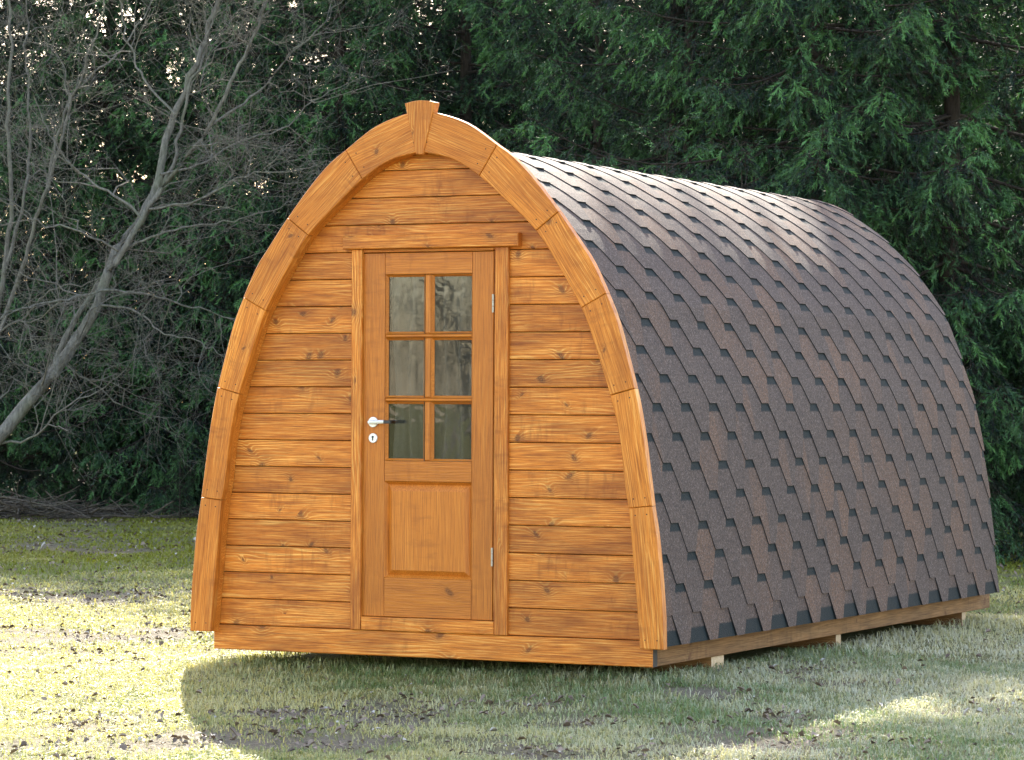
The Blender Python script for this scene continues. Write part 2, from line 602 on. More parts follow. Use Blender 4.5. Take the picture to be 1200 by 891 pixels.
# ---- backing boards that carry the arch in front of the planks
for side in (-1, 1):
    n = 40
    i_ = ri[np.linspace(0, len(ri) - 1, n).round().astype(int)].copy()
    i_[:, 0] = i_[:, 0] + .0025
    zq = [z for _, z in i_]
    zo = np.linspace(2.548, .205, n)
    o_ = [(max(halfwidth(z, [(x - .028, z_ - .028) for x, z_ in ROOF_PTS]), .001), z) for z in zo]
    poly = [(side * x, z) for x, z in o_[::-1]] + [(0.0, 2.549 + .0)] + [(side * x, z) for x, z in i_[::-1]]
    poly = [(side * x, z) for x, z in o_[::-1]] + [(side * x, z) for x, z in i_[::-1] if x > .01]
    if side < 0: poly = poly[::-1]
    V, F = prism(poly, -.044, 0)
    obj('arch_backing', pmesh('arch_backing', V, F), M['arch'], pod, frame(0, -.0465, 0, 'h'))

# ---- keystone
kp = [(-.0185, 2.538), (.0185, 2.536), (.083, 2.786), (.045, 2.795), (0, 2.799), (-.045, 2.795), (-.083, 2.786)]
kp = [(z - 2.67, -x) for x, z in kp]
V, F = prism(kp, -0.048, 0, 0.003)
obj('keystone', pmesh('keystone', V, F), M['arch'], pod, frame(0, -0.1, 2.67, 'v'))

# ---- wall planks
ZT, SP = 2.074, 0.1322
GAP = 0.0032
LIM = [(x - .030, z - .012) for x, z in ROOF_PTS]


def plank(xa, xb, z0, z1, tag=None):
    """One plank between xa(z) and xb(z) (callables), clipped by the arch."""
    zs = np.linspace(z0 + GAP / 2, z1 - GAP / 2, 4)
    right = [(xb(z), z) for z in zs]
    left = [(xa(z), z) for z in zs]
    if max(r[0] - l[0] for r, l in zip(right, left)) < 0.03: return
    poly = right + left[::-1]
    cx, cz = np.mean([p[0] for p in poly]), (z0 + z1) / 2
    loc = [(x - cx, z - cz) for x, z in poly]
    V, F = prism(loc, -0.028, 0, 0.0035)
    mw = frame(cx, 0.0 + random.uniform(-.0008, .0008), cz)
    obj('plank', pmesh('plank', V, F), M['stain'], pod, mw)


DOOR_L, DOOR_R = -0.395, 0.415
for k in range(-4, 15):
    z1 = ZT - SP * k + SP if False else ZT - SP * k
    z0 = z1 - SP
    if k == 14: continue
    lim = lambda z: halfwidth(z, LIM)
    if z0 > 2.06:
        plank(lambda z: -lim(z), lim, z0, z1)
    else:
        plank(lambda z: -lim(z), lambda z: DOOR_L, z0, z1)
        plank(lambda z: DOOR_R, lim, z0, z1)
z_top = ZT + SP * 4
plank(lambda z: -halfwidth(z, LIM), lambda z: halfwidth(z, LIM), ZT, ZT + SP) if False else None

# dark lining behind the plank joints
zs = np.linspace(.2, 2.57, 40)
lp = [(halfwidth(z, LIM, .004), z) for z in zs]
lining = []
for (xa, xb) in ((None, DOOR_L + .01), (DOOR_R - .01, None)):
    zz = [z for z in zs if z < 2.09]
    if xa is None:
        poly = [(xb, z) for z in zz] + [(-halfwidth(z, LIM, .004), z) for z in zz[::-1]]
    else:
        poly = [(halfwidth(z, LIM, .004), z) for z in zz] + [(xa, z) for z in zz[::-1]]
    V, F = prism(poly, -0.012, 0)
    obj('wall_lining', pmesh('wall_lining', V, F), M['dark'], pod, frame(0, 0.0295, 0))
zz = [z for z in zs if z > 2.07]
poly = [(halfwidth(z, LIM, .004), z) for z in zz] + [(-halfwidth(z, LIM, .004), z) for z in zz[::-1]]
V, F = prism(poly, -0.012, 0)
obj('wall_lining', pmesh('wall_lining', V, F), M['dark'], pod, frame(0, 0.030, 0))

# ---- base board, casing, lintel, threshold
bb = fboard('base_board', -1.2, .10, 1.2, .2215, -0.012, .055, M['stain'], pod, 'h', .004)
ends(bb, flat_mat('weathered_end_grain', (0.055, 0.048, 0.042), .9))
fboard('door_lintel', -.455, 2.088, .504, 2.153, -.046, .045, M['stain'], pod, 'h', .004)
fboard('door_casing', -.416, .2235, -.360, 2.0865, -.022, .021, M['stain'], pod, 'v', .003)
fboard('door_casing', .371, .2235, .441, 2.0865, -.022, .021, M['stain'], pod, 'v', .003)
fboard('door_jamb', .3545, .290, .3705, 2.085, .004, .05, M['stain'], pod, 'v', .002)
fboard('door_head', -.3595, 2.0715, .3540, 2.0865, -.004, .05, M['stain'], pod, 'h', .002)
fboard('threshold', -.3585, .2235, .3695, .2885, -.018, .06, M['stain'], pod, 'h', .004)

# ---- door: the leaf is the part, its boards and fittings are sub-parts
parts = [prism(rect(*q), -.034, -.008) for q in ((-.362, .293, -.236, 2.067), (.232, .293, .351, 2.067), (-.236, 1.966, .232, 2.067), (-.236, .293, .232, .40), (-.236, .955, .232, 1.049))]
V, F = [], []
for v, f in parts:
    o_ = len(V)
    V += v; F += [[i + o_ for i in q] for q in f]
door = obj('door', pmesh('door', V, F), M['door'], pod, frame(0, .002, 0))


def dboard(name, x0, z0, x1, z1, mode, yf=0.002, th=.008, ch=.0022, mat='door'):
    g = .0007
    return fboard(name, x0 + g, z0 + g, x1 - g, z1 - g, yf, th, M[mat], door, mode, ch)


dboard('stile', -.3645, .2905, -.241, 2.0685, 'v')
dboard('stile', .237, .2905, .3525, 2.0685, 'v')
dboard('rail', -.241, 1.962, .237, 2.0685, 'h')
dboard('rail', -.241, .952, .237, 1.053, 'h')
dboard('rail', -.241, .2905, .237, .482, 'h')
for z0, z1 in ((1.053, 1.342), (1.360, 1.653), (1.672, 1.962)):
    dboard('glazing_bar', -.024, z0, .011, z1, 'v', .005, .030, .006)
for z0, z1 in ((1.342, 1.360), (1.653, 1.672)):
    dboard('glazing_bar', -.241, z0, .237, z1, 'h', .0045, .030, .006)
for z0, z1 in ((1.053, 1.342), (1.360, 1.653), (1.672, 1.962)):
    for x0, x1 in ((-.241, -.024), (.011, .237)):
        # beads round the glass, mitred in one piece
        w = .0115
        o4, i4 = rect(x0 + .001, z0 + .001, x1 - .001, z1 - .001), rect(x0 + w, z0 + w, x1 - w, z1 - w)
        Vb = [(x, z, -.004) for x, z in o4] + [(x, z, -.019) for x, z in i4] + [(x, z, -.022) for x, z in o4] + [(x, z, -.022) for x, z in i4]
        Fb = [[i, (i + 1) % 4, 4 + (i + 1) % 4, 4 + i] for i in range(4)] + [[4 + i, 4 + (i + 1) % 4, 12 + (i + 1) % 4, 12 + i] for i in range(4)]
        cx, cz = (x0 + x1) / 2, (z0 + z1) / 2
        obj('glazing_bead', pmesh('glazing_bead', [(a - cx, b - cz, c) for a, b, c in Vb], Fb), M['door'], door, frame(cx, .002, cz))
        pz = rect(x0 + .006 - cx, z0 + .006 - cz, x1 - .006 - cx, z1 - .006 - cz)
        Vp, Fp = prism(pz, -.004, 0)
        obj('pane', pmesh('pane', Vp, Fp), M['glass'], door, frame(cx, .0245, cz))
# added folded grey sheet behind the glass, imitating pale reflections in the panes
nc, nr = 90, 12
cx_ = np.linspace(-.235, .238, nc)
g_ = np.random.default_rng(5)
ph = np.cumsum(g_.uniform(.12, .62, nc))
Vc = []
for j in range(nr):
    zz_ = 1.03 + (1.99 - 1.03) * j / (nr - 1)
    w_ = np.sin(ph + .5 * math.sin(j * .55)) * (.034 + .008 * math.sin(j * .8 + 1)) + .006 * np.sin(cx_ * 70 + j * .7)
    Vc += [(cx_[i] + .012 * math.sin(j * .5 + i * .11), zz_, -.10 + w_[i]) for i in range(nc)]
Fc = [[j * nc + i, j * nc + i + 1, (j + 1) * nc + i + 1, (j + 1) * nc + i] for j in range(nr - 1) for i in range(nc - 1)]
M['reflection_sheet'] = flat_mat('grey_reflection_sheet', (0.27, 0.265, 0.245), .9)
obj('reflection_sheet', pmesh('reflection_sheet', Vc, Fc, True), M['reflection_sheet'], door, frame(0, .002, 0))
# raised panel with sloping margins
o4 = rect(-.241, .482, .237, .952); a4 = rect(-.226, .497, .222, .937); b4 = rect(-.200, .520, .200, .905)
V = [(x, z, -.002) for x, z in o4] + [(x, z, -.021) for x, z in a4] + [(x, z, -.003) for x, z in b4] + [(x, z, -.026) for x, z in o4]
F = []
for r_ in (0, 4):
    F += [[r_ + i, r_ + (i + 1) % 4, r_ + 4 + (i + 1) % 4, r_ + 4 + i] for i in range(4)]
F += [[8, 9, 10, 11], [15, 14, 13, 12]] + [[12 + i, 12 + (i + 1) % 4, (i + 1) % 4, i] for i in range(4)]
cz = .717
obj('panel', pmesh('panel', [(z - cz, -x, y) for x, z, y in V], F), M['door'], door, frame(0, .002, cz, 'v'))


def disc(cx, cz, r, y0, y1, n=20, ch=.0015):
    pts = [(math.cos(t) * r, math.sin(t) * r) for t in np.arange(n) * 2 * PI / n]
    return prism(pts, y0, y1, ch)


# handle: rose, neck, lever in one mesh; black grip and lock rose beside it
V, F = disc(0, 0, .0255, 0, .009)
parts = [(np.array(V), F)]
V2, F2 = disc(0, 0, .010, .009, .045, 12)
V3 = []
path = [(0, 0, .042), (.018, 0, .048), (.04, .001, .05), (.086, .002, .05)]
prof = [(math.cos(t), math.sin(t)) for t in np.arange(8) * PI / 4]
for i, (px_, pz_, py_) in enumerate(path):
    rr = (.011, .0105, .0095, .009)[i]
    V3 += [(px_, pz_ + c_ * rr * 1.0, py_ + s_ * rr * .8) for c_, s_ in prof]
F3 = [[i * 8 + j, (i + 1) * 8 + j, (i + 1) * 8 + (j + 1) % 8, i * 8 + (j + 1) % 8] for i in range(3) for j in range(8)] + [list(range(24, 32)), list(range(7, -1, -1))]
allV, allF = [], []
for v, f in ((V, F), (V2, F2), (V3, F3)):
    o_ = len(allV); allV += list(v); allF += [[i + o_ for i in q] for q in f]
obj('handle', pmesh('handle', allV, allF), M['metal'], door, frame(-.301, .0005, 1.241))
gv, gf = prism(rect(-.018, -.0085, .020, .0085), .0, .016, .0015)
obj('handle_grip', pmesh('handle_grip', gv, gf), M['grip'], door, frame(-.301 + .102, -.0410, 1.243))
V, F = disc(0, 0, .0235, 0, .008)
lk = obj('lock_rose', pmesh('lock_rose', V, F), M['metal'], door, frame(-.301, .0005, 1.163))
kv, kf = prism([(-.003, -.012), (.003, -.012), (.003, 0), (.006, .004), (.004, .011), (-.004, .011), (-.006, .004), (-.003, 0)], 0, .0015)
obj('keyhole', pmesh('keyhole', kv, kf), M['grip'], door, frame(-.301, -.0078, 1.163))
for z0, z1 in ((1.772, 1.861), (.552, .642)):
    V, F = [], []
    for i in range(3):
        a = z0 + (z1 - z0) * i / 3 + .0008; b = z0 + (z1 - z0) * (i + 1) / 3 - .0008
        pts = [(math.cos(t) * .0058, math.sin(t) * .0058) for t in np.arange(10) * 2 * PI / 10]
        v, f = prism(pts, a - z0, b - z0, .001)
        o_ = len(V); V += v; F += [[j + o_ for j in q] for q in f]
    mw = Matrix.Translation((.3535, -.006, z0))
    obj('hinge', pmesh('hinge', V, F), M['hinge'], door, mw)

# ---- floor, walls behind, beams, bearers
LEN = 5.02
wbox('side_beam', 1.15, .0435, .10, 1.198, 5.10, .262, M['raw'], pod, 'y')
wbox('side_beam', -1.198, .0435, .10, -1.15, 5.10, .262, M['raw'], pod, 'y')
wbox('end_beam', -1.149, 5.05, .10, 1.149, 5.098, .262, M['raw'], pod, 'x')
wbox('floor', -1.148, .0445, .17, 1.148, 5.049, .20, M['raw'], pod, 'y')
for (ya, yb, mt) in ((.745, .905, 'pale'), (2.480, 2.556, 'pale'), (4.615, 4.683, 'pale')):
    ends(wbox('bearer', -1.12 if ya > 1 else .80, ya, -.03, 1.182, yb, .0985, M['raw'], pod, 'x', .002), M[mt])
zs2 = np.linspace(.205, 2.585, 40)
bp_ = [(halfwidth(z, LIM), z) for z in zs2] + [(-halfwidth(z, LIM), z) for z in zs2[::-1]]
V, F = prism([(x, z) for x, z in bp_], -.03, 0)
obj('back_wall', pmesh('back_wall', V, F), M['stain'], pod, frame(0, 4.96, 0))

# roof deck: a real shell under the shingles
ns = 97
sv = np.linspace(0, RL, ns)
Vd, Fd = [], []
for yy in (-0.0465, LEN - .012):
    for off in (-.004, -.022):
        for s_ in sv:
            x, z, nx, nz = roof_at(s_)
            Vd.append((x + nx * off, yy, z + nz * off))
ix = lambda a, b, i: (a * 2 + b) * ns + i
for i in range(ns - 1):
    Fd += [[ix(0, 0, i), ix(1, 0, i), ix(1, 0, i + 1), ix(0, 0, i + 1)], [ix(0, 1, i + 1), ix(1, 1, i + 1), ix(1, 1, i), ix(0, 1, i)]]
    Fd += [[ix(a, 0, i + 1), ix(a, 1, i + 1), ix(a, 1, i), ix(a, 0, i)] if a == 0 else [ix(a, 0, i), ix(a, 1, i), ix(a, 1, i + 1), ix(a, 0, i + 1)] for a in (0, 1)]
for i in (0, ns - 1):
    Fd.append([ix(0, 0, i), ix(0, 1, i), ix(1, 1, i), ix(1, 0, i)])
obj('roof_deck', pmesh('roof_deck', Vd, Fd), M['dark'], pod)

# ---- shingles: each tab its own part
E_, P_, W0 = 0.1437, 0.3465, 0.098
Y0, Y1 = -0.047, LEN
LIFT, THK, TOP = 0.009, 0.0048, 2.06
HS = [0, .5, 1.0, 1.3, 1.62, TOP]


def tab_geo(s0, yc, sign=1, hmax=None):
    """Tab whose lower edge lies at arc length s0 and is centred at yc; sign -1 = other slope."""
    V, U = [], []
    rows = []
    smax = HALF + 0.0
    for h in HS:
        hw = min(W0 / 2 + (P_ / 2 - W0) * h, P_ / 2 - .0005)
        ya, yb = max(yc - hw, Y0), min(yc + hw, Y1)
        if yb - ya < 0: ya = yb = min(max(yc, Y0), Y1)
        s = s0 + h * E_
        if s > smax + .04: s = smax + .04
        x, z, nx, nz = roof_at(s)
        if sign < 0: x, nx = -x, -nx
        o = LIFT * (1 - h / TOP) + .001
        rows.append(((x + nx * o, z + nz * o), (x + nx * (o - THK), z + nz * (o - THK)), ya, yb, h))
    return rows


def tab_mesh(rows, name, cx, cy, cz, sign=1):
    V, F, mi, uv = [], [], [], []
    for (t, b, ya, yb, h) in rows:
        V += [(t[0] - cx, ya - cy, t[1] - cz), (t[0] - cx, yb - cy, t[1] - cz), (b[0] - cx, ya - cy, b[1] - cz), (b[0] - cx, yb - cy, b[1] - cz)]
        ym = (P_ / 2)
        uv += [((ya - cy) / ym, h), ((yb - cy) / ym, h)] * 2
    n = len(rows)
    def fc(q, m_):
        F.append(q if sign > 0 else q[::-1]); mi.append(m_)
    for i in range(n - 1):
        a, b = 4 * i, 4 * (i + 1)
        fc([a, a + 1, b + 1, b], 0)
        fc([a + 2, a, b, b + 2], 1)
        fc([a + 1, a + 3, b + 3, b + 1], 1)
    fc([0, 2, 3, 1], 1)
    return V, F, mi, uv


def uvmesh(name, V, F, mi, uv):
    me = pmesh(name, V, F, midx=mi)
    lay = me.uv_layers.new(name='UVMap')
    vi = [0] * len(me.loops)
    me.loops.foreach_get('vertex_index', vi)
    lay.data.foreach_set('uv', [c for i in vi for c in uv[i]])
    return me


for mm_ in ('bitumen',):
    pass
nrow = int(HALF / E_) + 1
stuff = []
shared = {}
cnt = 0
SH_MATS = [M['shingle'], M['bitumen']]
for r_ in range(nrow):
    s0 = r_ * E_
    ph = .181 + (P_ / 2 if r_ % 2 else 0)
    for k in range(-2, 17):
        yc = ph + k * P_
        if yc < Y0 - P_ * .55 or yc > Y1 + P_ * .55: continue
        if r_ <= 19:
            rows = tab_geo(s0, yc)
            if all(q[3] - q[2] < .003 for q in rows): continue
            x, z, _, _ = roof_at(s0 + E_)
            clipped = (yc - P_ / 2 < Y0) or (yc + P_ / 2 > Y1)
            key = r_
            if clipped or key not in shared:
                me = uvmesh('shingle', *tab_mesh(rows, 'shingle', x, yc, z))
                for mt in SH_MATS: me.materials.append(mt)
                if not clipped: shared[key] = me
            else:
                me = shared[key]
            o = bpy.data.objects.new('shingle', me)
            rx, rz_, nx_, nz_ = roof_at(s0 + E_)
            jz = Matrix.Translation((x + nx_ * random.uniform(0, .0014), yc + random.uniform(-.003, .003), z + nz_ * random.uniform(0, .0014))) @ Matrix.Rotation(random.gauss(0, .006), 4, Vector((nx_, 0, nz_)))
            link(o, pod, jz)
            cnt += 1
        else:
            stuff.append((s0, yc, 1))
        stuff.append((s0, yc + .09, -1))
V, F, mi, uv = [], [], [], []
for s0, yc, sg in stuff:
    rows = tab_geo(s0, yc, sg)
    v, f, m_, u_ = tab_mesh(rows, '', 0, 0, 0, sg)
    o_ = len(V); V += v; F += [[i + o_ for i in q] for q in f]; mi += m_
    uv += [((q[1] - yc) / (P_ / 2), w[1]) for q, w in zip(v, u_)]
me = uvmesh('shingle_field', V, F, mi, uv)
ot = obj('shingle_field', me, SH_MATS, pod)
ot['kind'] = 'stuff'
print('single shingles', cnt)
# starter strip along the eave
V, F, uv = [], [], []
n = 60
hs = [0, .4, 1.2, 2.0]
for j, h in enumerate(hs):
    x, z, nx, nz = roof_at(h * E_)
    for i in range(n + 1):
        V.append((x + nx * .0015, Y0 + (Y1 - Y0) * i / n, z + nz * .0015)); uv.append((0, h))
for j in range(len(hs) - 1):
    for i in range(n):
        a = j * (n + 1) + i
        F.append([a, a + 1, a + n + 2, a + n + 1])
obj('starter_strip', uvmesh('starter_strip', V, F, [0] * len(F), uv), M['starter'], pod)


# ================================================================== noise on the ground (shared by sheet, grass and leaves)
def vnoise(x, y, sc_, seed):
    x = x / sc_ + seed * 17.13; y = y / sc_ + seed * 5.71
    xi, yi = np.floor(x).astype(np.int64), np.floor(y).astype(np.int64)
    fx, fy = x - xi, y - yi
    fx, fy = fx * fx * (3 - 2 * fx), fy * fy * (3 - 2 * fy)
    def h(a, b):
        n_ = (a * 374761393 + b * 668265263 + seed * 1442695) & 0x7fffffff
        n_ = ((n_ ^ (n_ >> 13)) * 1274126177) & 0x7fffffff
        return ((n_ ^ (n_ >> 16)) & 0xffff) / 65535.0
    return (h(xi, yi) * (1 - fx) + h(xi + 1, yi) * fx) * (1 - fy) + (h(xi, yi + 1) * (1 - fx) + h(xi + 1, yi + 1) * fx) * fy


def fbm(x, y, sc_, seed, o=3):
    t, a, n_ = 0, 1, 0
    for i in range(o):
        t = t + a * vnoise(x, y, sc_ / 2 ** i, seed + i); n_ += a; a *= .55
    return t / n_


PATCH = [(at(u, v, 1350.5 * 3.83996 / (v - 469.5)), r) for u, v, r in ((330, 834, .25), (470, 842, .26), (90, 866, .6), (215, 864, .45), (30, 745, .35), (140, 745, .3), (910, 862, .5), (590, 876, .25), (400, 874, .28), (1000, 800, .28), (830, 815, .2), (90, 700, .5), (20, 690, .5), (190, 740, .3), (150, 645, .4), (40, 640, .45), (215, 690, .4))]


def soil_amount(x, y):
    s_ = np.zeros_like(x)
    n_ = fbm(x, y, .35, 5, 4)
    for p, r in PATCH:
        # patches lie flat, long across the view
        dx, dy = x - p.x, y - p.y
        a = dx * rt.x + dy * rt.y
        b = -dx * rt.y + dy * rt.x
        d = np.sqrt((a / (r * 1.0)) ** 2 + (b / (r * 1.6)) ** 2)
        s_ = np.maximum(s_, np.clip(1.35 - d + (n_ - .5) * 3.4, 0, 1))
    s_ = np.maximum(s_, np.clip((fbm(x, y, .8, 9, 4) - .60) * 5, 0, .8))
    return s_


def depth_of(x, y):
    return (x - CAM.x) * fw.x + (y - CAM.y) * fw.y


def lateral(x, y):
    return (x - CAM.x) * rt.x + (y - CAM.y) * rt.y


# ---- ground sheet: fine near the pod, coarse to the horizon
def axis(lo, hi, step, far):
    a = list(np.arange(lo, hi + 1e-6, step))
    g = step
    while a[-1] < far: g *= 1.5; a.append(a[-1] + g)
    g = step
    while a[0] > -far: g *= 1.5; a.insert(0, a[0] - g)
    return np.array(a)


gx, gy = axis(-16, 7, .14, 700), axis(-7, 22, .14, 700)
X, Y = np.meshgrid(gx, gy)
Z = (fbm(X, Y, 1.3, 21, 3) - .5) * .05 - .012
near_pod = np.exp(-((np.clip(np.abs(X) - 1.2, 0, None)) ** 2 + (np.clip(np.abs(Y - 2.5) - 2.6, 0, None)) ** 2) / .5)
Z = Z * (1 - .6 * near_pod) + .030 * near_pod - .006
V = np.stack([X, Y, Z], -1).reshape(-1, 3)
nx_, ny_ = len(gx), len(gy)
idx = np.arange(nx_ * ny_).reshape(ny_, nx_)
F = np.stack([idx[:-1, :-1], idx[:-1, 1:], idx[1:, 1:], idx[1:, :-1]], -1).reshape(-1, 4)
so = soil_amount(X.ravel(), Y.ravel())
dep = depth_of(X.ravel(), Y.ravel())
litter = np.clip((dep - 36.2 + (fbm(X, Y, 1.5, 31).ravel() - .5) * 5) / 1.5, 0, 1) * np.clip((75 - dep) / 8, 0, 1)
moss = np.clip((dep - 22.5) / 5, 0, 1) * np.clip((fbm(X, Y, 1.2, 13, 3).ravel() - .3) * 3, 0, 1)
colr = np.stack([so, litter, moss], -1)


def ground_mat():
    s = NT('lawn_soil')
    tc = s.n('ShaderNodeTexCoord')
    v = tc.outputs['Object']
    va = s.n('ShaderNodeVertexColor', layer_name='tone')
    sp = s.n('ShaderNodeSeparateColor')
    s.put(sp.inputs[0], va.outputs[0])
    n1 = s.noise(v, 2.2, 4, .6)
    n2 = s.noise(v, 70, 4, .75)
    n3 = s.noise(v, 240, 2, .7)
    c = s.mix(s.ramp(n1, ((.35, .68), (0, 1))), (0.105, 0.130, 0.040), (0.210, 0.190, 0.090))
    c = s.mix(s.ramp(n2, ((.42, .72), (0, .8))), c, (0.30, 0.27, 0.125))
    c = s.mix(s.ramp(n3, ((.5, .8), (0, .8))), c, (0.035, 0.036, 0.014))
    c = s.mix(s.math('MULTIPLY', sp.outputs[2], .8), c, s.mix(n2, (0.135, 0.135, 0.012), (0.29, 0.26, 0.026)))
    soil = s.mix(s.ramp(n2, ((.4, .65), (0, 1))), (0.10, 0.076, 0.062), (0.26, 0.215, 0.185))
    c = s.mix(s.math('MULTIPLY', sp.outputs[0], .75), c, soil)
    lit = s.mix(s.ramp(n2, ((.45, .7), (0, 1))), (0.028, 0.020, 0.013), (0.11, 0.085, 0.060))
    c = s.mix(sp.outputs[1], c, lit)
    s.col(c)
    s.rough(.95, .15)
    s.bump(s.math('ADD', n2, s.math('MULTIPLY', n3, .5)), .9, .02)
    return s.m


g = obj('ground', npmesh('ground', V, F, True, colr), ground_mat())
g['kind'] = 'structure'


def ground_z(x, y):
    z = (fbm(x, y, 1.3, 21, 3) - .5) * .05 - .012
    npd = np.exp(-((np.clip(np.abs(x) - 1.2, 0, None)) ** 2 + (np.clip(np.abs(y - 2.5) - 2.6, 0, None)) ** 2) / .5)
    return z * (1 - .6 * npd) + .030 * npd - .006


# ---- grass blades
def grass():
    Xs, Ys, Hs, Ws = [], [], [], []
    for d0, d1, dens, wk in ((11.2, 14, 6000, .8), (14, 17, 4400, .9), (17, 22, 1900, 1.3), (22, 29, 700, 2.1), (29, 38.5, 260, 3.2)):
        half = .1564 * d1 * 1.08 + .9
        n_ = int(dens * (d1 - d0) * 2 * half)
        d = RNG.uniform(d0, d1, n_); l = RNG.uniform(-half, half, n_)
        x = CAM.x + fw.x * d + rt.x * l; y = CAM.y + fw.y * d + rt.y * l
        keep = ~((np.abs(x) < 1.1) & (y > .35) & (y < 5.0))
        clump = fbm(x, y, .16, 41, 2)
        s_ = soil_amount(x, y)
        keep &= RNG.uniform(0, 1, n_) < np.clip(.35 + 1.1 * clump, 0, 1) * (1 - .9 * s_)
        x, y = x[keep], y[keep]
        Xs.append(x); Ys.append(y)
        tall = 1 + .8 * np.exp(-((np.clip(np.abs(x) - 1.2, 0, None)) ** 2 + (np.clip(np.abs(y - 2.5) - 2.5, 0, None)) ** 2) / .05)
        Hs.append(RNG.uniform(.012, .040, len(x)) * tall * (.6 + .8 * fbm(x, y, .6, 51, 2))); Ws.append(np.full(len(x), .0026 * wk) * RNG.uniform(.7, 1.3, len(x)))
    x, y, h, w = map(np.concatenate, (Xs, Ys, Hs, Ws))
    n_ = len(x)
    z = ground_z(x, y)
    az = RNG.uniform(0, 2 * PI, n_); lean = RNG.uniform(.4, 2.0, n_)
    dx, dy = np.cos(az), np.sin(az)
    p0 = np.stack([x, y, z - .004], -1)
    mid = p0 + np.stack([dx * h * .35 * lean, dy * h * .35 * lean, h * .65 + .004], -1)
    tip = p0 + np.stack([dx * h * 1.1 * lean, dy * h * 1.1 * lean, h * np.clip(1.05 - .33 * lean, .3, 1) + .004], -1)
    sd_ = np.stack([-dy, dx, 0 * dx], -1) * w[:, None]
    V = np.stack([p0 - sd_, p0 + sd_, mid + sd_ * .8, mid - sd_ * .8, tip], 1).reshape(-1, 3)
    b = np.arange(n_)[:, None] * 5
    F = np.concatenate([b + np.array([0, 1, 2]), b + np.array([0, 2, 3]), b + np.array([3, 2, 4])])
    pat = fbm(x, y, 1.1, 61, 3)
    dep_ = depth_of(x, y)
    fine = fbm(x, y, .12, 71, 2)
    t = np.clip((pat - .42) * 2.0 + (fine - .5) * 1.2 + RNG.normal(0, .20, n_) + .58, 0, 1)
    mossy = np.clip((dep_ - 22.5) / 5, 0, 1) * .7
    t = np.clip(t - mossy + np.where(dep_ < 22.5, np.clip((-lateral(x, y) - .9) / 1.0, -.12, 1) * .34, 0), 0, 1)  # more straw towards the left: sunlit yellow put into the blade colour
    green = np.array([.125, .185, .055]) * (.85 + .5 * RNG.uniform(0, 1, n_))[:, None]
    green = green * (1 + mossy[:, None] * np.array([.75, .15, -.9]))
    straw = np.array([.54, .485, .235]) * (.82 + .32 * RNG.uniform(0, 1, n_))[:, None]
    lat_ = np.clip((lateral(x, y) + .8) / 2.0, 0, 1)[:, None] * np.clip((22 - dep_) / 4, 0, 1)[:, None]  # towards the right the cool, pale tone of shade is put into the colours
    straw = straw * (1 + lat_ * np.array([.06, .12, .75])); green = green * (1 + lat_ * np.array([.15, .15, .6]))
    c = green * (1 - t[:, None]) + straw * t[:, None]
    me = npmesh('grass', V, F, False, np.repeat(c, 5, 0))
    s = NT('grass_blades')
    va = s.n('ShaderNodeVertexColor', layer_name='tone')
    s.col(va.outputs[0])
    s.rough(.6, .3)
    tl = s.n('ShaderNodeBsdfTranslucent')
    s.put(tl.inputs[0], s.mix(1.0, va.outputs[0], (1.0, 1.0, .55), 'MULTIPLY'))
    mx = s.n('ShaderNodeMixShader')
    mx.inputs[0].default_value = .35
    s.t.links.new(s.p.outputs[0], mx.inputs[1]); s.t.links.new(tl.outputs[0], mx.inputs[2])
    s.t.links.new(mx.outputs[0], s.out.inputs[0])
    o = obj('grass', me, s.m)
    o['kind'] = 'stuff'
    print('grass blades', n_)


grass()


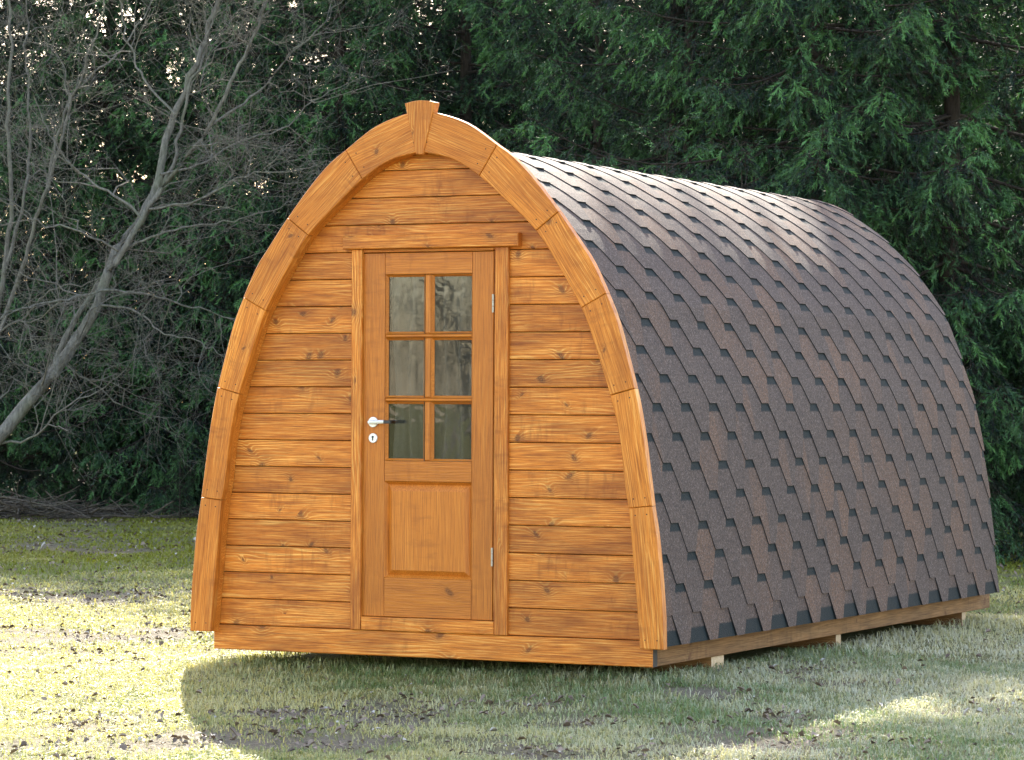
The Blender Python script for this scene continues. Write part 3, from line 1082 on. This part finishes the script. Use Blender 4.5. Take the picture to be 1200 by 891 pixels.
# ---- dead leaves lying on the lawn
def leaves():
    Xs, Ys = [], []
    for d0, d1, n_ in ((11.5, 17, 46000), (17, 23, 36000), (23, 39, 50000)):
        half = .1564 * d1 * 1.1 + .6
        d = RNG.uniform(d0, d1, n_); l = RNG.uniform(-half, half, n_)
        x = CAM.x + fw.x * d + rt.x * l; y = CAM.y + fw.y * d + rt.y * l
        a = soil_amount(x, y)
        keep = RNG.uniform(0, 1, n_) < (.012 + .60 * a * np.clip(fbm(x, y, .25, 81, 3) * 2.2 - .6, 0, 1) + .10 * np.clip((d - 17) / 10, 0, 1))
        keep &= ~((np.abs(x) < 1.15) & (y > .1) & (y < 5.0))
        Xs.append(x[keep]); Ys.append(y[keep])
    x, y = np.concatenate(Xs), np.concatenate(Ys)
    n_ = len(x)
    s_ = np.minimum(RNG.gamma(4.0, .0024, n_), .019) * (1 + .35 * np.clip((depth_of(x, y) - 20) / 10, 0, 1))
    az = RNG.uniform(0, 2 * PI, n_)
    A = np.stack([np.cos(az), np.sin(az), RNG.normal(0, .35, n_)], -1)
    B = np.stack([-np.sin(az), np.cos(az), RNG.normal(0, .35, n_)], -1) * .62
    c = np.stack([x, y, ground_z(x, y) + .016 + s_ * .3], -1)
    A *= s_[:, None]; B *= s_[:, None]
    fold = np.stack([0 * x, 0 * x, RNG.uniform(.1, .8, n_) * s_], -1)
    V = np.stack([c - A, c - A * .3 + B + fold, c + A * .5 + B * .8 + fold, c + A, c + A * .4 - B * .85 + fold, c - A * .35 - B + fold, c + .0 * A], 1).reshape(-1, 3)
    b = np.arange(n_)[:, None] * 7
    F = np.concatenate([b + np.array(q) for q in ([0, 6, 1], [1, 6, 2], [2, 6, 3], [3, 6, 4], [4, 6, 5], [5, 6, 0])])
    t = RNG.uniform(0, 1, n_)[:, None]
    col = np.array([.085, .058, .042]) * (1 - t) + np.array([.27, .20, .15]) * t
    pale = RNG.uniform(0, 1, n_) < .08
    col[pale] = np.array([.42, .38, .33])
    s = NT('dead_leaf')
    va = s.n('ShaderNodeVertexColor', layer_name='tone')
    s.col(va.outputs[0]); s.rough(.7, .3)
    o = obj('leaf_litter', npmesh('leaf_litter', V, F, False, np.repeat(col, 7, 0)), s.m)
    o['kind'] = 'stuff'
    print('leaves', n_)


leaves()


# ================================================================== trees
def bark_mat(name, a, b, sc_=14):
    s = NT(name)
    tc = s.n('ShaderNodeTexCoord')
    v = tc.outputs['Object']
    n1 = s.noise(s.vmath('MULTIPLY', v, (1, 1, .25)), sc_ * 3, 4, .65)
    n2 = s.noise(v, sc_ * .25, 3)
    c = s.mix(s.ramp(n1, ((.35, .7), (0, 1))), a, b)
    c = s.mix(s.ramp(n2, ((.5, .75), (0, .5))), c, (b[0] * .8, b[1] * .95, b[2] * .7))
    s.col(c); s.rough(.9, .2)
    s.bump(n1, .8, .01)
    return s.m


M['bark_grey'] = bark_mat('grey_bark', (.075, .070, .060), (.20, .187, .160))
M['twig'] = bark_mat('grey_twig_bark', (.085, .078, .066), (.20, .185, .158))
M['brush'] = bark_mat('dry_brush_bark', (.055, .042, .030), (.16, .13, .10))
M['bark_dark'] = bark_mat('spruce_bark', (.022, .017, .014), (.06, .047, .038))


def needle_mat():
    s = NT('spruce_needles')
    va = s.n('ShaderNodeVertexColor', layer_name='tone')
    oi = s.n('ShaderNodeObjectInfo')
    k = s.ramp(oi.outputs['Random'], ((0, 1), (.8, 1.15)))
    c = s.mix(1.0, va.outputs[0], k, 'MULTIPLY')
    s.col(c); s.rough(.55, .35)
    tl = s.n('ShaderNodeBsdfTranslucent')
    s.put(tl.inputs[0], s.mix(1.0, c, (1.0, 1.15, .6), 'MULTIPLY'))
    mx = s.n('ShaderNodeMixShader')
    mx.inputs[0].default_value = .16
    s.t.links.new(s.p.outputs[0], mx.inputs[1]); s.t.links.new(tl.outputs[0], mx.inputs[2])
    s.t.links.new(mx.outputs[0], s.out.inputs[0])
    return s.m


M['needle'] = needle_mat()


def norm(a):
    return a / (np.linalg.norm(a, axis=-1, keepdims=True) + 1e-9)


def spruce_meshes(seed, H, R, base, whorl, lat, sht, needles, nlen=.024, nwid=.0042, droop=.35, per=5):
    g = np.random.default_rng(seed)
    # trunk
    zs = np.linspace(-.15, H, 14)
    tp = np.stack([g.normal(0, .02, 14).cumsum() * .5, g.normal(0, .02, 14).cumsum() * .5, zs], -1)[None]
    tr = (.0105 * H * np.clip(1 - zs / H, .03, 1) ** .9)[None]
    tv, tf = tubes(tp, tr, 8)
    # boughs
    zz, aa = [], []
    z = base
    while z < H - .05:
        k = per + g.integers(-1, 2)
        a0 = g.uniform(0, 2 * PI)
        for j in range(k):
            zz.append(z + g.normal(0, whorl * .25)); aa.append(a0 + 2 * PI * j / k + g.normal(0, .25))
        z += whorl * g.uniform(.8, 1.2) * (1.0 if z < H * .6 else .8)
    zz, aa = np.array(zz), np.array(aa)
    rel = np.clip((zz - base) / (H - base), 0, 1)
    L = R * (1 - rel) ** .7 * g.uniform(.65, 1.12, len(zz)) * np.clip(.7 + rel * 3, 0, 1) + .12
    N = 9
    t = np.linspace(0, 1, N)
    slope = .45 * rel - droop * (1 - rel) + g.normal(0, .12, len(zz))
    out = np.stack([np.cos(aa), np.sin(aa), 0 * aa], -1)
    sidev = np.stack([-np.sin(aa), np.cos(aa), 0 * aa], -1)
    bend = g.normal(0, .12, len(zz))
    cz = slope[:, None] * t + (-.28 * (1 - rel) * droop * 2)[:, None] * t ** 2 + (.34 * (1 - .5 * rel))[:, None] * t ** 3.2
    P = out[:, None, :] * t[None, :, None] * L[:, None, None] + sidev[:, None, :] * (bend[:, None] * t ** 2 * L[:, None])[..., None]
    P[..., 2] += cz * L[:, None] + zz[:, None]
    RB = (.004 + .0065 * L)[:, None] * (1 - t * .85)[None]
    bv, bf = tubes(P, RB, 4)
    # laterals on both sides, hanging
    lp0, ldir, llen, ltone = [], [], [], []
    for i in range(len(zz)):
        n_ = int(L[i] * .9 / lat)
        if n_ < 1: continue
        ts = np.clip(np.linspace(.12, .99, n_) + g.normal(0, .02, n_), .05, 1)
        for sgn in (-1, 1):
            p = np.stack([np.interp(ts, t, P[i, :, k]) for k in range(3)], -1)
            ang = g.uniform(.7, 1.15, n_)
            dirv = out[i] * np.cos(ang)[:, None] + sgn * sidev[i] * np.sin(ang)[:, None]
            dirv[:, 2] += slope[i] * .6 - g.uniform(.05, .55, n_)
            ll = (.10 + .36 * L[i] * (1 - ts) ** .8 * np.clip(ts * 3, .3, 1)) * g.uniform(.6, 1.2, n_)
            lp0.append(p); ldir.append(norm(dirv)); llen.append(np.clip(ll, .08, .8)); ltone.append(np.clip(ts, 0, 1))
        # leader of the bough
        lp0.append(P[i, -2:-1]); ldir.append(norm(P[i, -1:] - P[i, -2:-1])); llen.append(np.array([.22])); ltone.append(np.array([1.0]))
    p0, dv, ll, lt = map(np.concatenate, (lp0, ldir, llen, ltone))
    M_ = len(p0)
    tl = np.linspace(0, 1, 4)
    LP = p0[:, None] + dv[:, None] * (tl[None, :, None] * ll[:, None, None])
    LP[..., 2] -= (g.uniform(.2, .85, M_) * ll)[:, None] * tl ** 2
    lv, lf = tubes(LP, np.full((M_, 4), .003) * (1.3 - tl)[None], 3)
    # shoots along the laterals
    k = np.maximum(2, (ll / sht).astype(int)) * 2
    li = np.repeat(np.arange(M_), k)
    S = len(li)
    ts = g.uniform(.08, 1.0, S)
    sp = np.stack([np.array([0.0] * S)] * 3, -1)
    f3 = ts * 3; i0 = np.minimum(f3.astype(int), 2); fr = (f3 - i0)[:, None]
    sp = LP[li, i0] * (1 - fr) + LP[li, i0 + 1] * fr
    tang = norm(LP[li, i0 + 1] - LP[li, i0])
    sv_ = norm(np.cross(tang, np.array([0, 0, 1.0])) + 1e-4)
    ang = g.uniform(.35, .95, S) * np.where(g.uniform(0, 1, S) < .5, 1, -1)
    sdv = tang * np.cos(ang)[:, None] + sv_ * np.sin(ang)[:, None]
    sdv[:, 2] -= g.uniform(.0, .75, S)
    sdv = norm(sdv)
    sl = g.uniform(.10, .21, S) * (1.15 - .45 * ts) * (nlen / .042)
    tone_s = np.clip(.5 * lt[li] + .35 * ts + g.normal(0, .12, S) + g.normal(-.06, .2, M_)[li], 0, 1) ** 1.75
    # needles
    ni = np.repeat(np.arange(S), needles)
    Nn = len(ni)
    tn = np.tile((np.arange(needles) + .5) / needles, S) + g.uniform(-.05, .05, Nn)
    ax = sdv[ni]
    n1 = norm(np.cross(ax, np.array([.13, .27, .95])))
    n2 = np.cross(ax, n1)
    th = g.uniform(0, 2 * PI, Nn)
    rad = n1 * np.cos(th)[:, None] + n2 * np.sin(th)[:, None]
    q = sp[ni] + ax * (tn * sl[ni])[:, None]
    nd = norm(ax * 1.0 + rad * .72)
    wd = norm(np.cross(nd, g.normal(0, 1, (Nn, 3))))
    ln = nlen * g.uniform(.8, 1.25, Nn)
    V = np.stack([q - wd * nwid, q + wd * nwid, q + nd * ln[:, None]], 1).reshape(-1, 3)
    F = np.arange(Nn * 3).reshape(-1, 3)
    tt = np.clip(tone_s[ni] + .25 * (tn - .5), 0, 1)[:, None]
    col = np.array([.0035, .013, .009]) * (1 - tt) + np.array([.086, .205, .060]) * tt  # crown shade painted into the colour: near-black inside, bright at shoot tips
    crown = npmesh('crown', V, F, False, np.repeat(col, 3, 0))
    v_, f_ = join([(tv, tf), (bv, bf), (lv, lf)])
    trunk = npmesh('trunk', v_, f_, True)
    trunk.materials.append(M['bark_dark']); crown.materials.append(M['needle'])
    print('spruce', seed, 'tris', Nn, 'wood', len(f_) * 2)
    return trunk, crown


def plant_tree(name, meshes, loc, rz, scale, label, cat, group=None, names=('trunk', 'crown')):
    o = bpy.data.objects.new(name, None)
    mw = Matrix.Translation(loc) @ Matrix.Rotation(rz, 4, 'Z') @ Matrix.Scale(scale, 4)
    link(o, None, mw)
    o['label'] = label; o['category'] = cat
    if group: o['group'] = group
    for nm, me in zip(names, meshes):
        c = bpy.data.objects.new(nm, me)
        COL.objects.link(c); c.parent = o
        c.matrix_local = Matrix.Identity(4)
    return o


KW = dict(nlen=.046, nwid=.0062, per=6)
SPR = [spruce_meshes(1, 10.5, 2.6, .5, .33, .105, .14, 15, **KW),
       spruce_meshes(2, 9.5, 2.5, .3, .32, .105, .14, 15, droop=.5, **KW),
       spruce_meshes(3, 11.5, 2.8, .8, .35, .11, .14, 15, droop=.25, **KW)]

# (photo column, distance, prototype, scale, turn, label)
TREES = [
    (1115, 29.3, 1, 1.10, 0.4, 'spruce with bright drooping boughs nearest behind the right end of the shingle roof'),
    (860, 31.5, 0, .78, 1.9, 'dark green spruce rising behind the middle of the shingle roof'),
    (1290, 30.5, 2, .72, 2.6, 'spruce partly cut off by the right edge, beyond the right end of the pod'),
    (985, 34.5, 2, .80, 4.1, 'spruce in the gap between the two nearest spruces behind the roof'),
    (700, 35.0, 1, .98, 5.2, 'tall spruce behind the right shoulder of the wooden arch'),
    (545, 37.5, 0, 1.05, 3.3, 'tall dark spruce directly behind the keystone of the arch'),
    (400, 38.5, 2, 1.02, .9, 'dark spruce just left of the top of the wooden arch'),
    (265, 40.0, 1, 1.12, 2.2, 'dark spruce standing behind the left flank of the wooden arch'),
    (130, 41.0, 0, 1.10, 4.7, 'dark spruce directly behind the leaning trunk of the bare tree'),
    (-20, 40.5, 2, 1.0, 1.3, 'dark spruce at the left edge behind the bare twigs'),
    (1200, 36.5, 0, .95, 5.9, 'second row spruce seen between the two spruces at the right edge'),
    (620, 43.0, 2, 1.1, .2, 'background spruce in the gap right of the keystone'),
    (330, 45.0, 1, 1.2, 5.0, 'background spruce filling the gap left of the arch'),
    (470, 46.0, 0, 1.2, 2.0, 'background spruce seen above the left shoulder of the arch'),
    (805, 30.5, 2, .80, 2.9, 'spruce behind the near part of the shingle roof'),
    (955, 29.0, 0, 1.02, 2.4, 'tallest near spruce, behind the far half of the shingle roof'),
    (190, 49.0, 2, 1.2, .5, 'far spruce glimpsed between the forked upper stems of the leaning bare tree'),
    (530, 51.0, 1, 1.35, 3.5, 'far spruce in the third row above the keystone'),
    (75, 47.0, 1, 1.25, 3.0, 'far spruce behind the brighter gap at far left'),
    (-70, 47.0, 0, 1.2, 2.5, 'far spruce at the left edge beyond the upright grey stems'),
    (690, 52.0, 2, 1.35, 1.5, 'far spruce directly behind the near part of the roof ridge'),
    (880, 50.0, 0, 1.4, .8, 'far spruce behind the middle of the roof ridge'),
    (1010, 48.0, 1, 1.45, 2.8, 'far spruce behind the far end of the roof ridge'),
    (1110, 52.0, 2, 1.3, 4.0, 'far spruce in the third row behind the brightest drooping boughs'),
    (330, 53.0, 0, 1.35, 4.4, 'far spruce in the third row behind the slender bare tree'),
    (720, 48.0, 0, 1.3, 4.5, 'far spruce in the third row right of the arch top'),
    (1160, 44.0, 1, 1.3, .5, 'far spruce in the third row near the right edge'),
    (1270, 40.0, 0, 1.1, 1.5, 'far spruce cut off by the right edge'),
    (800, 42.0, 1, 1.1, 1.0, 'background spruce in the gap above the near part of the roof ridge'),
    (1060, 41.0, 0, 1.05, 3.9, 'background spruce above the far part of the roof ridge'),
]
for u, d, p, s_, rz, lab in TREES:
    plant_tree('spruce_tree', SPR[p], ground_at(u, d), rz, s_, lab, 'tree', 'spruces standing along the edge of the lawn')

SHADING_PINE = spruce_meshes(21, 14.4, 1.8, 10.68, .26, .11, .10, 14, nlen=.036, nwid=.0068, per=7, droop=.1)  # added tree: high crown out of view, shaped to shade the right lawn
plant_tree('shading_pine', SHADING_PINE, (-4.88, 14.4, 0), 1.0, 1.0, 'added tall pine behind the middle of the roof ridge, bare lower trunk, unseen crown placed to shade the right lawn', 'tree')
YS = spruce_meshes(9, 3.6, .75, .2, .27, .11, .07, 9, nlen=.022, nwid=.0042, droop=-.25, per=5)
for u, d, s_, rz, lab in ((783, 26.0, .99, .3, 'young spruce whose pale leader pokes up behind the roof ridge, left of two'), (872, 26.6, .96, 2.3, 'young spruce tip above the middle of the roof ridge, right of two'),
                          (212, 37.0, .30, 1.3, 'knee-high spruce seedling at the lawn edge left of the pod')):
    plant_tree('young_spruce', YS, ground_at(u, d), rz, s_, lab, 'sapling', 'young spruces')


# ---- bare deciduous trees
def resample(pts, n):
    pts = np.array(pts, float)
    q, _ = spline(pts, n)
    return q


def grow(limbs, seed, lev=((14, .95, 7), (7, .42, 5), (4, .20, 4)), r_child=.45, up_=.25):
    """limbs: list of (points (n,3), r0, r1). Returns trunk mesh data and twig mesh data."""
    g = np.random.default_rng(seed)
    tv = []
    cur = []
    for pts, r0_, r1_ in limbs:
        N = len(pts)
        pts = resample(pts, N * 2); N = N * 2
        jit = g.normal(0, 1, pts.shape) * (.005 + .011 * np.linspace(0, 1, N))[:, None]; jit[0] = 0
        pts = pts + jit
        rad = np.linspace(r0_, r1_, N) * (.85 if r0_ > .07 else .6)
        tv.append(tubes(pts[None], rad[None], 8))
        cur.append((pts, rad))
    tw = []
    for li, (cn, clen, N) in enumerate(lev):
        Ps, Rs = [], []
        for pts, rad in cur:
            seglen = np.linalg.norm(np.diff(pts, axis=0), axis=1).sum()
            k = max(2, int(round(cn * (seglen / (3.2 if li == 0 else lev[li - 1][1])) * g.uniform(.75, 1.25))))
            k = min(k, cn * 2)
            ts = g.uniform(.18 if li == 0 else .12, 1.0, k)
            x = np.linspace(0, 1, len(pts))
            base = np.stack([np.interp(ts, x, pts[:, j]) for j in range(3)], -1)
            rb = np.interp(ts, x, rad)
            i0 = np.minimum((ts * (len(pts) - 1)).astype(int), len(pts) - 2)
            tg = norm(pts[i0 + 1] - pts[i0])
            rv = g.normal(0, 1, (k, 3)); rv -= (rv * tg).sum(1, keepdims=True) * tg; rv = norm(rv)
            an = g.uniform(.5, 1.15, k)[:, None]
            d = tg * np.cos(an) + rv * np.sin(an)
            d[:, 2] += up_ * g.uniform(-.5, 1.0, k)
            d = norm(d)
            L = clen * g.uniform(.45, 1.5, k) * (1.15 - .55 * ts)
            t = np.linspace(0, 1, N)
            c1 = g.normal(0, .26, (k, 3)); c2 = g.normal(0, .22, (k, 3))
            P = base[:, None] + d[:, None] * (t[None, :, None] * L[:, None, None]) + c1[:, None] * (t[None, :, None] ** 2 * L[:, None, None]) + g.normal(0, .035, (k, N, 1)) * g.normal(0, 1, (k, N, 3)) * L[:, None, None] * np.minimum(t * 4, 1)[None, :, None] + c2[:, None] * (np.sin(t * 5.0)[None, :, None] * t[None, :, None] * L[:, None, None])
            r_ = np.minimum(rb * .75, (.0022, .0018, .0015)[min(li, 2)] + L * (.0055, .003, .002)[min(li, 2)])
            R_ = r_[:, None] * (1 - .8 * t)[None]
            R_ = np.maximum(R_, .0013)
            Ps.append(P); Rs.append(R_)
        P, R_ = np.concatenate(Ps), np.concatenate(Rs)
        tw.append(tubes(P, R_, 4 if li == 0 else 3))
        cur = list(zip(P, R_))
    return join(tv), join(tw)


def limb(pix, depth, r0_, r1_, n=14, dz=0.0, seed=0):
    """Limb through photo pixels; depth drifts by dz towards or away along it."""
    g = np.random.default_rng(seed + 100)
    k = len(pix)
    ds = depth + np.linspace(0, dz, k) + np.concatenate([[0], g.normal(0, .05, k - 1).cumsum()])
    pts = [np.array(at(u, v, d_)) for (u, v), d_ in zip(pix, ds)]
    return resample(pts, n), r0_, r1_


def bare_tree(name, limbs, seed, label, lev):
    base = limbs[0][0][0].copy()
    o = empty(name, (base[0], base[1], 0), label, 'tree')
    (tv, tf), (wv, wf) = grow(limbs, seed, lev)
    off = np.array([base[0], base[1], 0])
    t_ = npmesh('trunk', tv - off, tf, True); t_.materials.append(M['bark_grey'])
    w_ = npmesh('twigs', wv - off, wf, False); w_.materials.append(M['twig'])
    for nm, me in (('trunk', t_), ('twigs', w_)):
        c = bpy.data.objects.new(nm, me); COL.objects.link(c); c.parent = o; c.matrix_local = Matrix.Identity(4)
        if nm == 'twigs': c['kind'] = 'stuff'
    print(name, 'twig tris', len(wf) * 2)
    return o, t_, w_


LEV = ((12, .95, 8), (7, .45, 6), (5, .20, 4))
D = 29.5
main = [
    limb([(-100, 650), (-50, 572), (0, 512), (60, 440), (100, 385), (125, 325), (133, 300), (165, 255), (185, 215), (190, 180), (205, 130), (225, 85), (245, 30), (262, -20), (275, -80)], D, .085, .018, 26, .6, 1),
    limb([(128, 318), (150, 285), (175, 240), (215, 190), (245, 150), (275, 90), (300, 40), (318, -20), (330, -70)], D, .046, .014, 18, -.5, 2),
    limb([(30, 478), (70, 415), (85, 378), (115, 335), (140, 300), (160, 270), (180, 235), (205, 190), (212, 150), (222, 100), (240, 60), (250, 10)], D, .05, .014, 18, .9, 3),
    limb([(127, 340), (80, 350), (40, 358), (0, 370), (-50, 385)], D, .022, .006, 10, -.8, 4),
    limb([(125, 340), (170, 344), (215, 358), (275, 372), (310, 380)], D, .022, .005, 10, .7, 5),
    limb([(118, 358), (160, 365), (190, 390), (225, 398), (262, 418)], D, .018, .004, 10, -.6, 6),
    limb([(-10, 522), (30, 515), (55, 500), (75, 478), (110, 462), (140, 440), (160, 410)], D, .020, .004, 10, -.7, 7),
    limb([(70, 425), (110, 450), (140, 475), (165, 482), (200, 497), (215, 520)], D, .016, .003, 10, .6, 8),
    limb([(188, 205), (230, 195), (285, 165), (330, 150), (380, 110), (430, 90)], D, .02, .004, 12, .8, 9),
    limb([(175, 245), (230, 235), (290, 205), (350, 200), (400, 185)], D, .018, .004, 12, -.8, 10),
    limb([(165, 255), (130, 225), (95, 205), (60, 160), (40, 110)], D, .022, .005, 12, .6, 11),
    limb([(140, 295), (90, 270), (50, 262), (0, 235), (-40, 215)], D, .020, .004, 12, -.5, 12),
    limb([(205, 135), (170, 95), (150, 50), (140, 0), (132, -40)], D, .02, .006, 12, .5, 13),
    limb([(150, 290), (200, 270), (250, 262), (310, 250), (360, 225)], D, .018, .004, 12, .4, 14),
    limb([(250, 145), (300, 110), (345, 60), (385, 20), (420, -30)], D, .02, .006, 12, .6, 15),
]
bt, bt_t, bt_w = bare_tree('bare_tree', main, 3, 'leaning bare deciduous tree with twin grey stems left of the pod', LEV)
D2 = 31.5
second = [
    limb([(-30, 615), (-25, 480), (-5, 380), (10, 280), (12, 200), (10, 120), (14, 40), (8, -40)], D2, .06, .016, 18, .3, 21),
    limb([(-15, 430), (20, 330), (45, 250), (62, 200), (85, 120), (110, 50), (125, -20)], D2, .04, .012, 16, -.6, 22),
    limb([(5, 320), (30, 220), (35, 140), (30, 60), (34, -20)], D2, .03, .010, 14, .6, 23),
    limb([(55, 220), (70, 150), (95, 100), (140, 60), (175, 10), (190, -40)], D2, .024, .008, 14, .5, 24),
    limb([(-20, 400), (30, 370), (60, 340), (110, 330), (150, 300)], D2, .02, .004, 12, -.6, 25),
]
bare_tree('bare_tree', second, 5, 'many-stemmed bare tree with upright grey stems at the far left edge', ((9, .95, 8), (6, .45, 6), (4, .20, 4)))
# bare trees on the far side of the lawn, behind the viewer (the door panes mirror them)
for i, (bx, by, rz, s_) in enumerate(((-17.2, -30, .9, 1.2), (-15.0, -33, 2.7, 1.3), (-19.5, -38, 4.2, 1.3), (-13.6, -27, 5.3, 1.1))):
    o = empty('bare_tree', (bx, by, 0), ('bare tree mirrored in the left door panes', 'bare tree mirrored in the right door panes', 'bare tree far across the lawn to the left', 'bare tree across the lawn behind the viewer')[i], 'tree')
    o.rotation_euler.z = rz; o.scale = (s_,) * 3
    o['group'] = 'bare trees across the lawn behind the viewer'
    for nm, me in (('trunk', bt_t), ('twigs', bt_w)):
        c = bpy.data.objects.new(nm, me); COL.objects.link(c); c.parent = o; c.matrix_local = Matrix.Identity(4)
        if nm == 'twigs': c['kind'] = 'stuff'


# ---- brush pile and fallen sticks at the lawn edge
def sticks(name, label, cat, u0_, u1_, d0, d1, n_, hmax, seed, ln=(.3, 1.1)):
    g = np.random.default_rng(seed)
    u = g.uniform(u0_, u1_, n_); d = g.uniform(d0, d1, n_)
    c = np.array([ground_at(a, b) for a, b in zip(u, d)])
    prof = np.clip(1 - np.abs((u - (u0_ + u1_) / 2) / ((u1_ - u0_) / 2)) ** 2, 0, 1)
    c[:, 2] = g.uniform(.0, 1, n_) * hmax * prof + .02
    az = g.uniform(0, 2 * PI, n_); L = g.uniform(*ln, n_)
    dv = np.stack([np.cos(az), np.sin(az), g.normal(.05, .22, n_)], -1)
    t = np.linspace(-.5, .5, 5)
    P = c[:, None] + dv[:, None] * (t[None, :, None] * L[:, None, None]) + g.normal(0, .06, (n_, 1, 3)) * (t[None, :, None] ** 2 * 3)
    P[..., 2] = np.maximum(P[..., 2], .01)
    R_ = g.uniform(.003, .011, n_)[:, None] * (1.1 - (t + .5) * .6)[None]
    V, F = tubes(P, R_, 4)
    b = c.mean(0)
    b[2] = 0
    o = obj(name, npmesh(name, V - b, F), M['brush'], None, Matrix.Translation(b))
    return o


o = sticks('brush_pile', '', '', -70, 112, 36.8, 38.8, 260, .17, 4)
o['label'] = 'heap of dry grey twigs under the leaning bare tree at the lawn edge'; o['category'] = 'brush pile'
o = sticks('fallen_twigs', '', '', 90, 260, 37.0, 40, 110, .05, 5)
o['kind'] = 'stuff'
